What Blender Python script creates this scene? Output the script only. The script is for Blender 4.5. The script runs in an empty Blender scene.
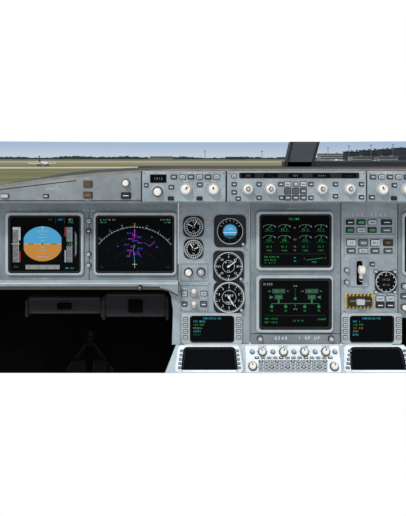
import bpy, bmesh, math, random
from mathutils import Matrix, Vector
random.seed(7)
SC=bpy.context.scene
COL=SC.collection
D=1.5; F=600.0; ZC=1.25; CX=203.0; HY=158.0
CAM=Vector((0,-D,ZC))
def lin(c):
    c=c/255.0
    return c/12.92 if c<=0.04045 else ((c+0.055)/1.055)**2.4
def rgb(t): return (lin(t[0]),lin(t[1]),lin(t[2]),1)
MATS={}
def mat(name,col,rough=0.55,metal=0.0,noise=0.0,scale=30,spec=0.3,bump=0.0,stretch=None):
    if name in MATS: return MATS[name]
    m=bpy.data.materials.new(name); m.use_nodes=True
    nt=m.node_tree; b=nt.nodes['Principled BSDF']
    b.inputs['Roughness'].default_value=rough; b.inputs['Metallic'].default_value=metal
    b.inputs['Specular IOR Level'].default_value=spec
    c=rgb(col); b.inputs['Base Color'].default_value=c
    if noise>0:
        tc=nt.nodes.new('ShaderNodeTexCoord'); n=nt.nodes.new('ShaderNodeTexNoise')
        n.inputs['Scale'].default_value=scale; n.inputs['Detail'].default_value=6; n.inputs['Roughness'].default_value=0.7
        if stretch:
            mp=nt.nodes.new('ShaderNodeMapping'); mp.inputs['Scale'].default_value=stretch
            nt.links.new(tc.outputs['Object'],mp.inputs['Vector']); nt.links.new(mp.outputs['Vector'],n.inputs['Vector'])
        else: nt.links.new(tc.outputs['Object'],n.inputs['Vector'])
        r=nt.nodes.new('ShaderNodeValToRGB')
        r.color_ramp.elements[0].position=0.3; r.color_ramp.elements[1].position=0.7
        r.color_ramp.elements[0].color=(c[0]*(1-noise),c[1]*(1-noise),c[2]*(1-noise),1)
        r.color_ramp.elements[1].color=(min(1,c[0]*(1+noise)),min(1,c[1]*(1+noise)),min(1,c[2]*(1+noise)),1)
        nt.links.new(n.outputs['Fac'],r.inputs['Fac']); nt.links.new(r.outputs['Color'],b.inputs['Base Color'])
        if bump>0:
            bp=nt.nodes.new('ShaderNodeBump'); bp.inputs['Strength'].default_value=bump; bp.inputs['Distance'].default_value=0.001
            nt.links.new(n.outputs['Fac'],bp.inputs['Height']); nt.links.new(bp.outputs['Normal'],b.inputs['Normal'])
    MATS[name]=m; return m
def glow(name,col,s=1.0):
    if name in MATS: return MATS[name]
    m=bpy.data.materials.new(name); m.use_nodes=True
    b=m.node_tree.nodes['Principled BSDF']
    c=rgb(col); b.inputs['Base Color'].default_value=(0,0,0,1); b.inputs['Roughness'].default_value=1
    b.inputs['Specular IOR Level'].default_value=0
    b.inputs['Emission Color'].default_value=c; b.inputs['Emission Strength'].default_value=s
    MATS[name]=m; return m
PANEL=mat('panel_paint',(112,123,129),0.6,0,0.34,7,0.25,0.2)
PANEL2=mat('panel_paint_light',(131,142,149),0.6,0,0.3,9,0.25,0.2)
PEDP=mat('pedestal_paint_light',(202,214,222),0.5,0,0.14,14,0.3,0.15)
PEDB=mat('pedestal_paint',(158,171,180),0.5,0,0.2,14,0.3,0.15)
BTNP=mat('button_pale_blue',(190,203,211),0.45,0,0.08,100,0.4)
FACE=mat('glareshield_face_paint',(114,122,126),0.6,0,0.34,7,0.25,0.2)
EDGE=mat('glareshield_worn_edge',(104,101,97),0.7,0,0.3,20,0.2,0.2)
TOP=mat('glareshield_leather',(54,58,62),0.9,0,0.25,60,0.1,0.4)
BEZ=mat('bezel_grey',(148,158,163),0.45,0,0.16,20,0.4)
BEZD=mat('bezel_dark',(28,30,33),0.5,0,0.1,40,0.12)
RIM=mat('rim_light',(166,177,184),0.45,0,0.16,20,0.4)
BLK=mat('screen_glass',(6,7,9),0.6,0,0,1,0.02)
DIAL=mat('dial_black',(12,13,15),0.8,0,0,1,0.03)
KN=mat('knob_grey',(142,145,146),0.3,0,0.1,200,0.6)
KNW=mat('knob_white',(206,202,194),0.24,0,0.1,200,0.7)
KND=mat('knob_dark',(30,32,35),0.5,0,0.1,200,0.2)
BTN=mat('button_grey',(72,79,84),0.5,0,0.1,100,0.3)
BTNL=mat('button_light',(156,165,169),0.5,0,0.1,100,0.3)
BTNB=mat('button_brown',(76,58,46),0.5,0,0.1,100,0.3)
WHT=mat('white_lettering',(206,212,214),0.7,0,0,1,0.1)
LET=mat('grey_lettering',(180,188,191),0.7,0,0,1,0.1)
INK=mat('dark_seam',(22,25,28),0.8,0,0,1,0.05)
YEL=mat('yellow_paint',(172,148,68),0.5,0,0.15,50,0.2)
BRN=mat('brown_trim',(66,60,56),0.6,0,0.15,40,0.2)
FOOT=mat('footwell_painted_shade',(7,6,6),0.95,0,0.2,20,0.0)  # near-black base colour paints in the footwell's shade; the white world would light it
DKP=mat('dark_plastic',(31,31,34),0.7,0,0.15,30,0.05)
TRM=mat('tray_edge',(62,61,64),0.7,0,0.1,30,0.1)
PED=mat('pedal_metal',(12,11,10),0.9,0.0,0.2,60,0.02)
PEDL=mat('pedal_worn_edge',(32,28,26),0.8,0.0,0.2,60,0.02)
METAL=mat('screw_steel',(140,144,146),0.35,0.6,0,1,0.5)
G=glow('green_symbols',(54,170,86)); C=glow('cyan_symbols',(60,168,190)); W=glow('white_symbols',(168,176,178))
MG=glow('magenta_symbols',(170,60,195)); VI=glow('violet_symbols',(84,80,205)); AM=glow('amber_symbols',(180,124,50)); GY=glow('grey_tape',(104,112,118)); DGY=glow('dim_grey_symbols',(56,64,68)); BOX=glow('grey_green_block',(54,84,70))
SKYB=glow('attitude_blue',(78,158,204)); TAN=glow('attitude_tan',(190,132,66)); Y=glow('yellow_symbols',(205,185,60)); R=glow('red_symbols',(150,52,48))
DG=glow('dim_green',(34,100,56)); LW=glow('backlit_white',(228,234,238)); LD=glow('readout_dim_white',(140,146,144)); SG=glow('solid_green',(50,124,76))
CH="ABCDEFGHIJKLMNOPQRSTUVWXYZ0123456789-+./%<>*°:"
GL={}
def glyphs():
    tmp=[]
    for ch in CH:
        cu=bpy.data.curves.new('glyph','FONT'); cu.body=ch; cu.size=1.0; cu.resolution_u=2; cu.offset=0.012
        o=bpy.data.objects.new('glyph',cu); COL.objects.link(o); tmp.append((ch,o,cu))
    bpy.context.view_layer.update()
    dg=bpy.context.evaluated_depsgraph_get()
    for ch,o,cu in tmp:
        me=bpy.data.meshes.new_from_object(o.evaluated_get(dg))
        vs=[(v.co.x,v.co.y) for v in me.vertices]; fs=[tuple(p.vertices) for p in me.polygons]
        if vs:
            x0=min(v[0] for v in vs); x1=max(v[0] for v in vs)
            vs=[(v[0]-(x0+x1)/2,v[1]/0.7) for v in vs]
        GL[ch]=(vs,fs); bpy.data.meshes.remove(me)
    for ch,o,cu in tmp:
        bpy.data.objects.remove(o); bpy.data.curves.remove(cu)
glyphs()
class Frame:
    def __init__(s,O,U=(1,0,0),V=(0,0,1)):
        s.O=Vector(O); s.U=Vector(U).normalized(); s.V=Vector(V).normalized(); s.N=s.U.cross(s.V)
        s.M=Matrix(((s.U.x,s.V.x,s.N.x,s.O.x),(s.U.y,s.V.y,s.N.y,s.O.y),(s.U.z,s.V.z,s.N.z,s.O.z),(0,0,0,1)))
    def loc(s,px,py):
        d=Vector(((px-CX)/F,1,(HY-py)/F))
        t=(s.O-CAM).dot(s.N)/d.dot(s.N)
        q=CAM+d*t-s.O
        return Vector((q.dot(s.U),q.dot(s.V)))
    def k(s,px,py): return (s.loc(px+.5,py)-s.loc(px-.5,py)).length
MAIN=Frame((0,0,ZC))
GS=Frame((0,-0.09,ZC))
LIP=Frame((0,-0.03,ZC))
FW=Frame((0,0.3,ZC))
th=math.radians(58)
PF=Frame((0,-0.004,ZC-186.5/600*1.5),(1,0,0),(0,math.cos(th),math.sin(th)))
class B:
    def __init__(s,fr,ax,ay):
        s.fr=fr; s.a=fr.loc(ax,ay); s.ax=ax; s.ay=ay; s.k=fr.k(ax,ay)
        s.v=[]; s.f=[]; s.m=[]; s.sm=[]; s.mats=[]
    def mi(s,m):
        if m not in s.mats: s.mats.append(m)
        return s.mats.index(m)
    def p(s,px,py):
        q=s.fr.loc(px,py)-s.a; return (q.x,q.y)
    def face(s,idx,m,sm=False): s.f.append(idx); s.m.append(s.mi(m)); s.sm.append(sm)
    def loops(s,loops,m,cap=True,sm=False,capb=False,mcap=None):
        base=[]; n=len(loops[0])
        for L in loops:
            base.append(len(s.v)); s.v.extend(L)
        for a,b in zip(base[:-1],base[1:]):
            for i in range(n):
                j=(i+1)%n; s.face((a+i,a+j,b+j,b+i),m,sm)
        if cap: s.face(tuple(base[-1]+i for i in range(n)),mcap or m)
        if capb: s.face(tuple(base[0]+i for i in reversed(range(n))),m)
    def rr(s,cx,cy,w,h,r,z,n=4):
        r=max(1e-5,min(r,w/2-1e-5,h/2-1e-5)); L=[]
        for (sx,sy,a0) in ((1,1,0),(-1,1,90),(-1,-1,180),(1,-1,270)):
            for i in range(n+1):
                a=math.radians(a0+90*i/n)
                L.append((cx+sx*(w/2-r)+r*math.cos(a),cy+sy*(h/2-r)+r*math.sin(a),z))
        return L
    def rect(s,x0,y0,x1,y1):
        l=s.p(x0,(y0+y1)/2); r=s.p(x1,(y0+y1)/2); t=s.p((x0+x1)/2,y0); b=s.p((x0+x1)/2,y1)
        return (l[0]+r[0])/2,(t[1]+b[1])/2,abs(r[0]-l[0]),abs(t[1]-b[1])
    def plate(s,x0,y0,x1,y1,z0,z1,m,r=1.0,bev=0.4,capb=False,mcap=None):
        cx,cy,w,h=s.rect(x0,y0,x1,y1); r*=s.k; b=min(bev*s.k,w/4,h/4,abs(z1-z0)*.8)
        s.loops([s.rr(cx,cy,w,h,r,z0),s.rr(cx,cy,w,h,r,z1-b),s.rr(cx,cy,w-2*b,h-2*b,max(r-b,r*.4),z1)],m,capb=capb,mcap=mcap)
    def bezel(s,x0,y0,x1,y1,ix0,iy0,ix1,iy1,z0,z1,m,r=3,ir=2,mi=None,bw=0.7,flare=0.0):
        cx,cy,w,h=s.rect(x0,y0,x1,y1); jx,jy,iw,ih=s.rect(ix0,iy0,ix1,iy1); b=bw*s.k; r*=s.k; ir*=s.k
        def fl(L): # widen toward the lower edge: a real trapezoidal housing
            return [(cx+(x-cx)*(1+flare*(cy-y)/(h/2)),y,z) for x,y,z in L]
        s.loops([fl(s.rr(cx,cy,w,h,r,z0)),fl(s.rr(cx,cy,w,h,r,z1-b)),fl(s.rr(cx,cy,w-2*b,h-2*b,r-b,z1)),fl(s.rr(jx,jy,iw+1.2*b,ih+1.2*b,ir+b*.6,z1))],m,cap=False)
        s.loops([fl(s.rr(jx,jy,iw+1.2*b,ih+1.2*b,ir+b*.6,z1)),fl(s.rr(jx,jy,iw,ih,ir,z1-b)),fl(s.rr(jx,jy,iw,ih,ir,z0))],mi or m,cap=False)
    def quadpx(s,pts,z,m):
        b0=len(s.v)
        for q in pts:
            a=s.p(*q); s.v.append((a[0],a[1],z))
        s.face(tuple(range(b0,b0+len(pts))),m)
    def line(s,x0,y0,x1,y1,w,z,m):
        dx,dy=x1-x0,y1-y0; L=math.hypot(dx,dy) or 1; nx,ny=-dy/L*w/2,dx/L*w/2
        s.quadpx([(x0+nx,y0+ny),(x1+nx,y1+ny),(x1-nx,y1-ny),(x0-nx,y0-ny)],z,m)
    def arc(s,cx,cy,r,a0,a1,w,z,m,n=24,ey=1.0):
        for i in range(n):
            p=[]
            for (aa,rr) in ((i,r-w/2),(i+1,r-w/2),(i+1,r+w/2),(i,r+w/2)):
                a=math.radians(a0+(a1-a0)*aa/n); p.append((cx+rr*math.cos(a),cy-rr*ey*math.sin(a)))
            s.quadpx(p,z,m)
    def disc(s,cx,cy,r,z,m,a0=0,a1=360,n=24):
        s.quadpx([(cx+r*math.cos(math.radians(a0+(a1-a0)*i/n)),cy-r*math.sin(math.radians(a0+(a1-a0)*i/n))) for i in range(n+(0 if a1-a0==360 else 1))],z,m)
    def ticks(s,cx,cy,r0,r1,a0,a1,n,w,z,m):
        for i in range(n):
            a=math.radians(a0+(a1-a0)*i/max(1,n-1)); s.line(cx+r0*math.cos(a),cy-r0*math.sin(a),cx+r1*math.cos(a),cy-r1*math.sin(a),w,z,m)
    def outline(s,x0,y0,x1,y1,w,z,m):
        s.line(x0,y0,x1,y0,w,z,m); s.line(x0,y1,x1,y1,w,z,m); s.line(x0,y0,x0,y1,w,z,m); s.line(x1,y0,x1,y1,w,z,m)
    def fill(s,x0,y0,x1,y1,z,m): s.quadpx([(x0,y0),(x0,y1),(x1,y1),(x1,y0)],z,m)
    def text(s,t,x,y,h,z,m,al='C',adv=0.84,wx=0.95):
        n=len(t); tot=(n-1)*adv*h
        x0=x-(tot/2 if al=='C' else (tot if al=='R' else 0))
        for i,ch in enumerate(t):
            if ch==' ' or ch not in GL: continue
            vs,fs=GL[ch]; b0=len(s.v)
            for (gx,gy) in vs:
                a=s.p(x0+i*adv*h+gx*h*wx,y+h/2-gy*h); s.v.append((a[0],a[1],z))
            for f in fs: s.face(tuple(b0+j for j in f),m)
    def lathe(s,prof,m,cx=0,cy=0,n=24,knurl=0,cap=True,sm=True,mcap=None):
        L=[]
        for (r,z) in prof:
            ring=[]
            for i in range(n):
                a=2*math.pi*i/n; q=r
                if knurl and i%2: q=r*(1-knurl)
                ring.append((cx+q*math.cos(a),cy+q*math.sin(a),z))
            L.append(ring)
        s.loops(L,m,cap=cap,sm=sm and not knurl,mcap=mcap)
    def box3(s,x0,x1,y0,y1,z0,z1,m):
        b=len(s.v)
        s.v.extend([(x0,y0,z0),(x1,y0,z0),(x1,y1,z0),(x0,y1,z0),(x0,y0,z1),(x1,y0,z1),(x1,y1,z1),(x0,y1,z1)])
        for f in ((0,3,2,1),(4,5,6,7),(0,1,5,4),(1,2,6,5),(2,3,7,6),(3,0,4,7)): s.face(tuple(b+i for i in f),m)
    def mesh(s,name,recalc=True):
        me=bpy.data.meshes.new(name); me.from_pydata(s.v,[],s.f)
        for m in s.mats: me.materials.append(m)
        for p,i,q in zip(me.polygons,s.m,s.sm): p.material_index=i; p.use_smooth=q
        if recalc:
            bm=bmesh.new(); bm.from_mesh(me); bmesh.ops.recalc_face_normals(bm,faces=bm.faces); bm.to_mesh(me); bm.free()
        me.update(); return me
class Thing:
    def __init__(s,name,fr,px,py,label,cat,w=0.0,group=None,kind=None,builder=None,recalc=True):
        s.fr=fr; s.a=fr.loc(px,py); s.px=px; s.py=py; s.w=w
        s.o=bpy.data.objects.new(name,builder.mesh(name,recalc) if builder else None)
        if not builder: s.o.empty_display_size=0.01
        COL.objects.link(s.o)
        s.o.matrix_world=fr.M@Matrix.Translation((s.a.x,s.a.y,w))
        s.o['label']=label; s.o['category']=cat
        if group: s.o['group']=group
        if kind: s.o['kind']=kind
    def b(s,px=None,py=None): return B(s.fr,s.px if px is None else px,s.py if py is None else py)
    def part(s,name,bld,px=None,py=None,z=0.0,label=None,mesh=None,rot=0,parent=None,recalc=True):
        px=s.px if px is None else px; py=s.py if py is None else py
        me=mesh or bld.mesh(name,recalc)
        o=bpy.data.objects.new(name,me); COL.objects.link(o)
        q=s.fr.loc(px,py)-s.a
        o.parent=parent or s.o
        if parent: o.location=(0,0,z)
        else: o.location=(q.x,q.y,z)
        o.rotation_euler=(0,0,rot)
        if label: o['label']=label
        return o
CACHE={}
def knob(T,px,py,r,m=KN,md=KND,h=0.016,z=0.0,rot=0.0,name='knob',label=None,line=WHT):
    key=('k',round(r,2),m.name,md.name,id(T.fr),round(h,4),line.name)
    if key not in CACHE:
        b=B(T.fr,px,py); R_=r*b.k
        b.lathe([(R_*1.0,0),(R_*1.0,h*.18),(R_*.92,h*.26)],md,n=28)
        b.lathe([(R_*.78,h*.25),(R_*.76,h*.78),(R_*.68,h*.93),(R_*.5,h)],m,n=28,knurl=0.07,mcap=m)
        b.box3(-R_*.09,R_*.09,R_*.0,R_*.5,h*1.0,h*1.03,line)
        CACHE[key]=b.mesh(name)
    return T.part(name,None,px,py,z,label,mesh=CACHE[key],rot=rot)
def button(T,px,py,w,h,m=BTN,z=0.0,hh=0.004,legend=None,lm=None,name='push_button',label=None,lh=1.6):
    key=('b',w,h,m.name,id(T.fr),hh,legend,lm.name if lm else '',name)
    if key not in CACHE:
        b=B(T.fr,px,py)
        b.plate(px-w/2-.5,py-h/2-.5,px+w/2+.5,py+h/2+.5,0,hh*.35,INK,.6,.2)
        b.plate(px-w/2,py-h/2,px+w/2,py+h/2,hh*.3,hh,m,.6,.3)
        if legend=='bar': b.fill(px-w*.3,py-.3,px+w*.3,py+.4,hh+.0002,lm or WHT)
        elif legend=='lamp': b.fill(px-w*.36,py-h*.28,px+w*.36,py+h*.28,hh+.0002,lm or WHT)
        elif legend: b.text(legend,px,py,lh,hh+.0002,lm or WHT)
        CACHE[key]=b.mesh(name)
    return T.part(name,None,px,py,z,label,mesh=CACHE[key])
def screw(T,px,py,r=1.0,z=0):
    key=('s',r,id(T.fr))
    if key not in CACHE:
        b=B(T.fr,px,py); R_=r*b.k
        b.lathe([(R_,0),(R_*.9,.0008),(R_*.5,.0012)],METAL,n=12); b.box3(-R_*.7,R_*.7,-R_*.12,R_*.12,.0012,.0014,INK)
        CACHE[key]=b.mesh('screw')
    return T.part('screw',None,px,py,z,mesh=CACHE[key],rot=random.random()*3)
# ================= WORLD / CAMERA / LIGHT
w=bpy.data.worlds.new('sky'); SC.world=w; w.use_nodes=True; nt=w.node_tree
bg=nt.nodes['Background']; tc=nt.nodes.new('ShaderNodeTexCoord'); sp=nt.nodes.new('ShaderNodeSeparateXYZ'); rp=nt.nodes.new('ShaderNodeValToRGB')
mp=nt.nodes.new('ShaderNodeMapRange'); mp.inputs['From Min'].default_value=-0.05; mp.inputs['From Max'].default_value=0.05
nt.links.new(tc.outputs['Generated'],sp.inputs[0]); nt.links.new(sp.outputs['Z'],mp.inputs['Value']); nt.links.new(mp.outputs['Result'],rp.inputs['Fac'])
e=rp.color_ramp.elements
e[0].position=0.0; e[0].color=(1,1,1,1); e[1].position=1.0; e[1].color=(1,1,1,1)
for pos,c in ((0.45,(255,255,255)),(0.47,(190,202,212)),(0.55,(190,203,217)),(0.70,(168,188,212)),(0.757,(164,186,213)),(0.77,(255,255,255))):
    q=e.new(pos); q.color=rgb(c)
nt.links.new(rp.outputs['Color'],bg.inputs['Color']); bg.inputs['Strength'].default_value=1.0
SC.view_settings.view_transform='Standard'
cd=bpy.data.cameras.new('camera'); co=bpy.data.objects.new('camera',cd); COL.objects.link(co)
co.location=CAM; co.rotation_euler=(math.pi/2,0,0); cd.sensor_width=36; cd.lens=F/516*36; cd.shift_y=-(258-HY)/516; cd.clip_start=0.05; cd.clip_end=9000
SC.camera=co
sd=bpy.data.lights.new('sun','SUN'); so=bpy.data.objects.new('sun',sd); COL.objects.link(so)
sd.energy=2.1; sd.angle=0.12; sd.color=(1,0.98,0.95); so.rotation_euler=(math.radians(46),0,math.radians(-28))
# ================= OUTSIDE
GZ=ZC-6.0
def flat(name,pts,z,m,label,cat):
    me=bpy.data.meshes.new(name); me.from_pydata([(x,y,0) for x,y in pts],[],[tuple(range(len(pts)))]); me.materials.append(m)
    o=bpy.data.objects.new(name,me); COL.objects.link(o); o.location=(0,0,z); o['label']=label; o['category']=cat; o['kind']='structure'; return o
GR=mat('airfield_grass',(102,104,78),1,0,0.3,0.02,0.0,0,(.5,2.5,1))
GR2=mat('dry_grass',(128,118,92),1,0,0.2,0.02,0.0,0,(.5,2.5,1))
CONC=mat('runway_concrete',(166,160,147),1,0,0.08,0.02,0)
ASPH=mat('taxiway_asphalt',(112,114,112),1,0,0.1,0.02,0)
flat('ground',[(-3000,100),(3000,100),(3000,6000),(-3000,6000)],GZ,GR,'dry green-brown airfield grass stretching to the horizon','ground')
def dr(row): return F*6/(row-HY)-D
flat('grass_strip',[(-2500,dr(165.6)),(1500,dr(164.2)),(1500,dr(163.0)),(-2500,dr(163.6))],GZ+.04,GR2,'strip of dry tan grass beside the runway','grass')
flat('runway',[(-2500,dr(162.8)),(1500,dr(162.2)),(1500,dr(161.5)),(-2500,dr(161.5))],GZ+.05,CONC,'pale concrete runway crossing the grass','runway')
flat('taxiway',[(-600,dr(171.5)),(600,dr(166.2)),(600,dr(165.4)),(-600,dr(168.6))],GZ+.05,CONC,'pale concrete taxiway beside the runway','taxiway')
flat('taxiway',[(-1500,dr(160.9)),(1500,dr(160.8)),(1500,dr(160.4)),(-1500,dr(160.4))],GZ+.05,ASPH,'grey asphalt taxiway near the distant trees','taxiway')
flat('apron',[(130,dr(164)),(900,dr(164)),(900,dr(160)),(330,dr(160))],GZ+.1,ASPH,'grey apron before the terminal buildings','apron')
fr=Frame((0,2600,GZ+0.0)); b=B(fr,203,158); TREE=mat('tree_foliage',(46,56,54),1,0,0.3,0.02,0)
pts=[]; n=260
for i in range(n+1):
    px=-30+470*i/n; hgt=1.6+1.1*random.random()+ (0.7 if 60<px<130 else 0)+.5*math.sin(px*.11)
    pts.append((px,159.4-hgt))
for i in range(n):
    a0=b.p(pts[i][0],pts[i][1]); a1=b.p(pts[i+1][0],pts[i+1][1]); q=len(b.v)
    c0=b.p(pts[i][0],159.5); c1=b.p(pts[i+1][0],159.5)
    b.v.extend([(c0[0],c0[1],0),(c1[0],c1[1],0),(a1[0],a1[1],-4),(a0[0],a0[1],-4),(a0[0],a0[1]-3,-30),(a1[0],a1[1]-3,-30)])
    b.face((q,q+1,q+2,q+3),TREE); b.face((q+3,q+2,q+5,q+4),TREE)
Thing('tree_line',fr,203,158,'distant dark hazy belt of trees along the horizon','trees',builder=b,kind='stuff',recalc=False)
TB=mat('terminal_dark',(46,53,60),0.8,0,0.1,0.05,0.1); TBL=mat('terminal_pale',(128,130,126),0.8,0,0.1,0.05,0.1); TW=mat('terminal_glass',(32,40,48),0.3,0,0,1,0.3); ROOF=mat('terminal_roof',(90,100,108),0.8)
def building(x0,x1,top,dist,m,label,dep=40,fins=0):
    fr=Frame((0,dist,ZC)); br=HY+F*6/(dist+D)
    T=Thing('terminal_building',fr,(x0+x1)/2,br,label,'building',group='airport buildings')
    b=T.b(); b.plate(x0,top,x1,br,-dep,0,m,0.05,0.05); T.part('body',b)
    H=br-top
    for i in range(2):
        b=T.b(); yy=top+H*(.3+.36*i); n=int((x1-x0)/2.2)
        b.plate(x0+.5,yy,x1-.5,yy+H*.16,0,.25,TW,.02,.02)
        for j in range(n+1):
            xa=x0+.5+j*(x1-x0-1)/n; b.box3(*sorted((b.p(xa-.12,yy)[0],b.p(xa+.12,yy)[0])),b.p(xa,yy+H*.16)[1],b.p(xa,yy)[1],.1,.5,m)
        T.part('window_row',b)
    b=T.b(); b.plate(x0-.5,top-.5,x1+.5,top+.1,-dep-2,2,ROOF,0.05,0.05); T.part('roof',b)
    for j in range(fins): 
        b=T.b(); xa=x0+(x1-x0)*(j+.5)/fins; b.plate(xa-.8-.5*(j%2),top-1-.7*(j%3)*.6,xa+.8,top-.3,-12,-4,m,.05,.05); T.part('roof_plant',b)
building(320,344,154.0,1600,TBL,'long low beige airport building with window bands',40,2)
building(346,360,151.8,1400,TB,'dark grey terminal building with rooftop plant',30,3)
building(362.5,379,150.4,1300,TB,'dark grey terminal building with rooftop plant',30,3)
building(382,396,149.4,1230,TB,'tall dark terminal building with glazed bands',30,3)
building(399,430,148.0,1150,TB,'tall dark terminal building with glazed bands',30,4)
building(352,372,156.6,1000,TBL,'low pale service building on the apron',30,1)
building(378,398,156.8,980,TBL,'low pale service building on the apron',30,2)
building(150,172,156.8,2200,TBL,'small pale hangar beyond the runway',40,0)
building(226,246,157.2,2300,TB,'small dark hangar by the trees',40,0)
MAST=mat('mast_grey',(86,94,100),0.6)
for i,(mx,top) in enumerate([(328,148),(349,146),(371,145.5),(393,145),(262,151.5),(205,151)]):
    fr=Frame((0,1050,ZC)); br=HY+F*6/(1050+D); T=Thing('light_mast',fr,mx,br,'tall grey apron floodlight mast','light mast',group='floodlight masts')
    b=T.b(); hh=(br-top)*b.k; b.loops([[( .45*math.cos(a),zz,.45*math.sin(a)) for a in [j*math.pi/4 for j in range(8)]] for zz in (0,hh)],MAST); T.part('pole',b)
    b=T.b(); b.plate(mx-1.1,top-.5,mx+1.1,top+.2,-.6,.9,MAST,.1,.1); T.part('lamp_head',b)
AW=mat('aircraft_white',(214,220,224),0.5,0,0.05,1,0.3); AD=mat('aircraft_dark',(54,60,78),0.5)
def aircraft(px,dist,s,label,wingm=AW):
    fr=Frame((0,dist,ZC)); br=HY+F*6/(dist+D); T=Thing('aircraft',fr,px,br,label,'airplane',group='parked airliners')
    def bb(): return T.b()
    b=bb(); 
    L=[]
    for (zz,r,cy) in ((-14,.2,3.0),(-12,1.1,2.9),(-9,1.6,2.8),(4,1.6,2.8),(9,1.0,3.2),(12,.25,3.6)):
        L.append([(s*r*math.cos(a),s*(cy+r*math.sin(a)),s*zz) for a in [2*math.pi*i/16 for i in range(16)]])
    b.loops(L,AW,sm=True,capb=True); T.part('fuselage',b)
    for sg in (-1,1):
        b=bb(); v=[(1.2,2.2,-3),(1.2,2.2,2.5),(12,3.3,4.5),(12,3.3,3)]
        b.loops([[(sg*s*x,s*(y-.15),s*z) for x,y,z in v],[(sg*s*x,s*(y+.2),s*z) for x,y,z in v]],wingm,capb=True); T.part('wing',b)
        b=bb(); L=[[(sg*s*4.2+s*r*math.cos(a),s*(1.6+r*math.sin(a)),s*zz) for a in [2*math.pi*i/12 for i in range(12)]] for zz,r in ((-3,.7),(0,.85),(2,.6))]
        b.loops(L,AD,capb=True); T.part('engine',b)
        b=bb(); v=[(.3,4.0,9),(.3,4.0,11.5),(4.4,4.4,12.6),(4.4,4.4,11.4)]
        b.loops([[(sg*s*x,s*(y-.1),s*z) for x,y,z in v],[(sg*s*x,s*(y+.12),s*z) for x,y,z in v]],AW,capb=True); T.part('tailplane',b)
        b=bb(); b.box3(s*(sg*2-.25),s*(sg*2+.25),0,s*1.6,-s*.4,s*.4,AD); T.part('landing_gear',b)
    b=bb()
    b.loops([[(-s*.3,s*4,s*8),(-s*.3,s*4,s*11.5),(-s*.2,s*9.5,s*13),(-s*.2,s*9.5,s*11.2)],[(s*.3,s*4,s*8),(s*.3,s*4,s*11.5),(s*.2,s*9.5,s*13),(s*.2,s*9.5,s*11.2)]],AD,capb=True); T.part('tail_fin',b)
aircraft(43,410,0.8,'small white twin-engine airliner taxiing, seen from behind')
aircraft(337,900,.9,'white airliner parked at the terminal')
aircraft(375,760,.7,'white airliner parked on the apron')
# window post
fr=Frame((0,0.42,ZC)); POST=mat('post_paint',(66,72,77),0.7,0,0.12,12,0.2); POSTD=mat('post_seal',(32,35,38),0.8)
b=B(fr,302,156)
def pp(x0,x1,x2,x3,z,yt,yb):
    return [(*b.p(x0,yb),z),(*b.p(x1,yb),z),(*b.p(x2,yt),z),(*b.p(x3,yt),z)]
b.loops([pp(285,311.5,319,291.5,-.05,141.7,170),pp(285,311.5,319,291.5,-.006,141.7,170),pp(286.5,310,317.5,293,0,141.7,170)],POST)
b.loops([pp(284.5,286.2,292.7,291,-.05,141.7,170),pp(284.5,286.2,292.7,291,.004,141.7,170)],POSTD)
b.loops([pp(310.5,312.2,319.7,318,-.05,141.7,170),pp(310.5,312.2,319.7,318,.004,141.7,170)],POSTD)
Thing('trim_1',fr,302,156,'grey painted windscreen post with dark rubber seals','window post',builder=b,kind='structure')
b=B(fr,203,166)
b.plate(138,166.4,286,171,-.06,0.0,POSTD,.5,.3); b.plate(284,161.6,480,171,-.06,0.0,POSTD,.5,.3); b.plate(312,160.6,480,162.4,-.05,-.01,POST,.5,.3)
Thing('trim_2',fr,203,166,'dark grey windscreen sill behind the glareshield','window sill',builder=b,kind='structure')
# ================= GLARESHIELD
b=B(GS,203,186)
def interp(pts,px):
    for (a,c),(d,e_) in zip(pts[:-1],pts[1:]):
        if a<=px<=d: return c+(e_-c)*(px-a)/(d-a)
    return pts[-1][1]
ZT=[(-60,194),(-20,188),(0,185),(30,180.5),(60,176.6),(100,172.6),(142,170.2),(180,169),(500,168.8)]
ZK=[(-60,184),(-20,178.5),(0,175.8),(30,172),(60,169.8),(100,168),(142,167),(180,166.8),(500,166.6)]
prev=None; yb=203.5
for i in range(68):
    px=-60+i*8; t=interp(ZT,px); X,Zt=b.p(px,t); _,Zb=b.p(px,yb)
    zb=-(interp(ZK,px)-HY)/F*(D+0.38)-(b.a.y)
    ring=[(X,Zb+.004,-.085),(X,Zb,-.004),(X,Zb+.003,0),(X,Zt-.006,0),(X,Zt-.0015,-.0025),(X,Zt,-.008),(X,Zt-.001+ (zb-Zt)*.15,-.06),(X,zb,-.47),(X,zb-.03,-.475)]
    i0=len(b.v); b.v.extend(ring)
    if prev is not None:
        for j in range(8):
            b.face((prev+j,i0+j,i0+j+1,prev+j+1),(PANEL if j<1 else FACE if j<3 else EDGE if j<5 else TOP),False)
    prev=i0
GSH=Thing('glareshield',GS,203,186,'grey instrument panel glareshield with dark padded curved top','glareshield',builder=b,recalc=False)
b=GSH.b()
for xx in (141.5,226.3,366): b.fill(xx-.5,171,xx+.5,202,.0005,INK)
b.fill(-50,200.4,141,201.2,.0005,INK); b.text('CHRONO',50,189,1.6,.0006,LET); b.text('WARN',88,178.6,1.5,.0006,LET); b.text('CAUT',88,200,1.5,.0006,LET)
b.line(-20,192,30,186,.7,.0005,INK); b.line(30,186,76,180.6,.7,.0005,INK)
GSH.part('lettering',b,recalc=False)
button(GSH,88,184,8,5.5,BTNB,0,.005,'bar',BRN,'warning_light','square brown master warning light')
button(GSH,88,195,8,5.5,BTNB,0,.005,'bar',AM,'warning_light','square brown master caution light')
knob(GSH,126,183,4.2,KNW,BTN,.014,0,-.4); button(GSH,126,195.5,9,5.5,KND,0,.005,'bar',WHT)
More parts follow.
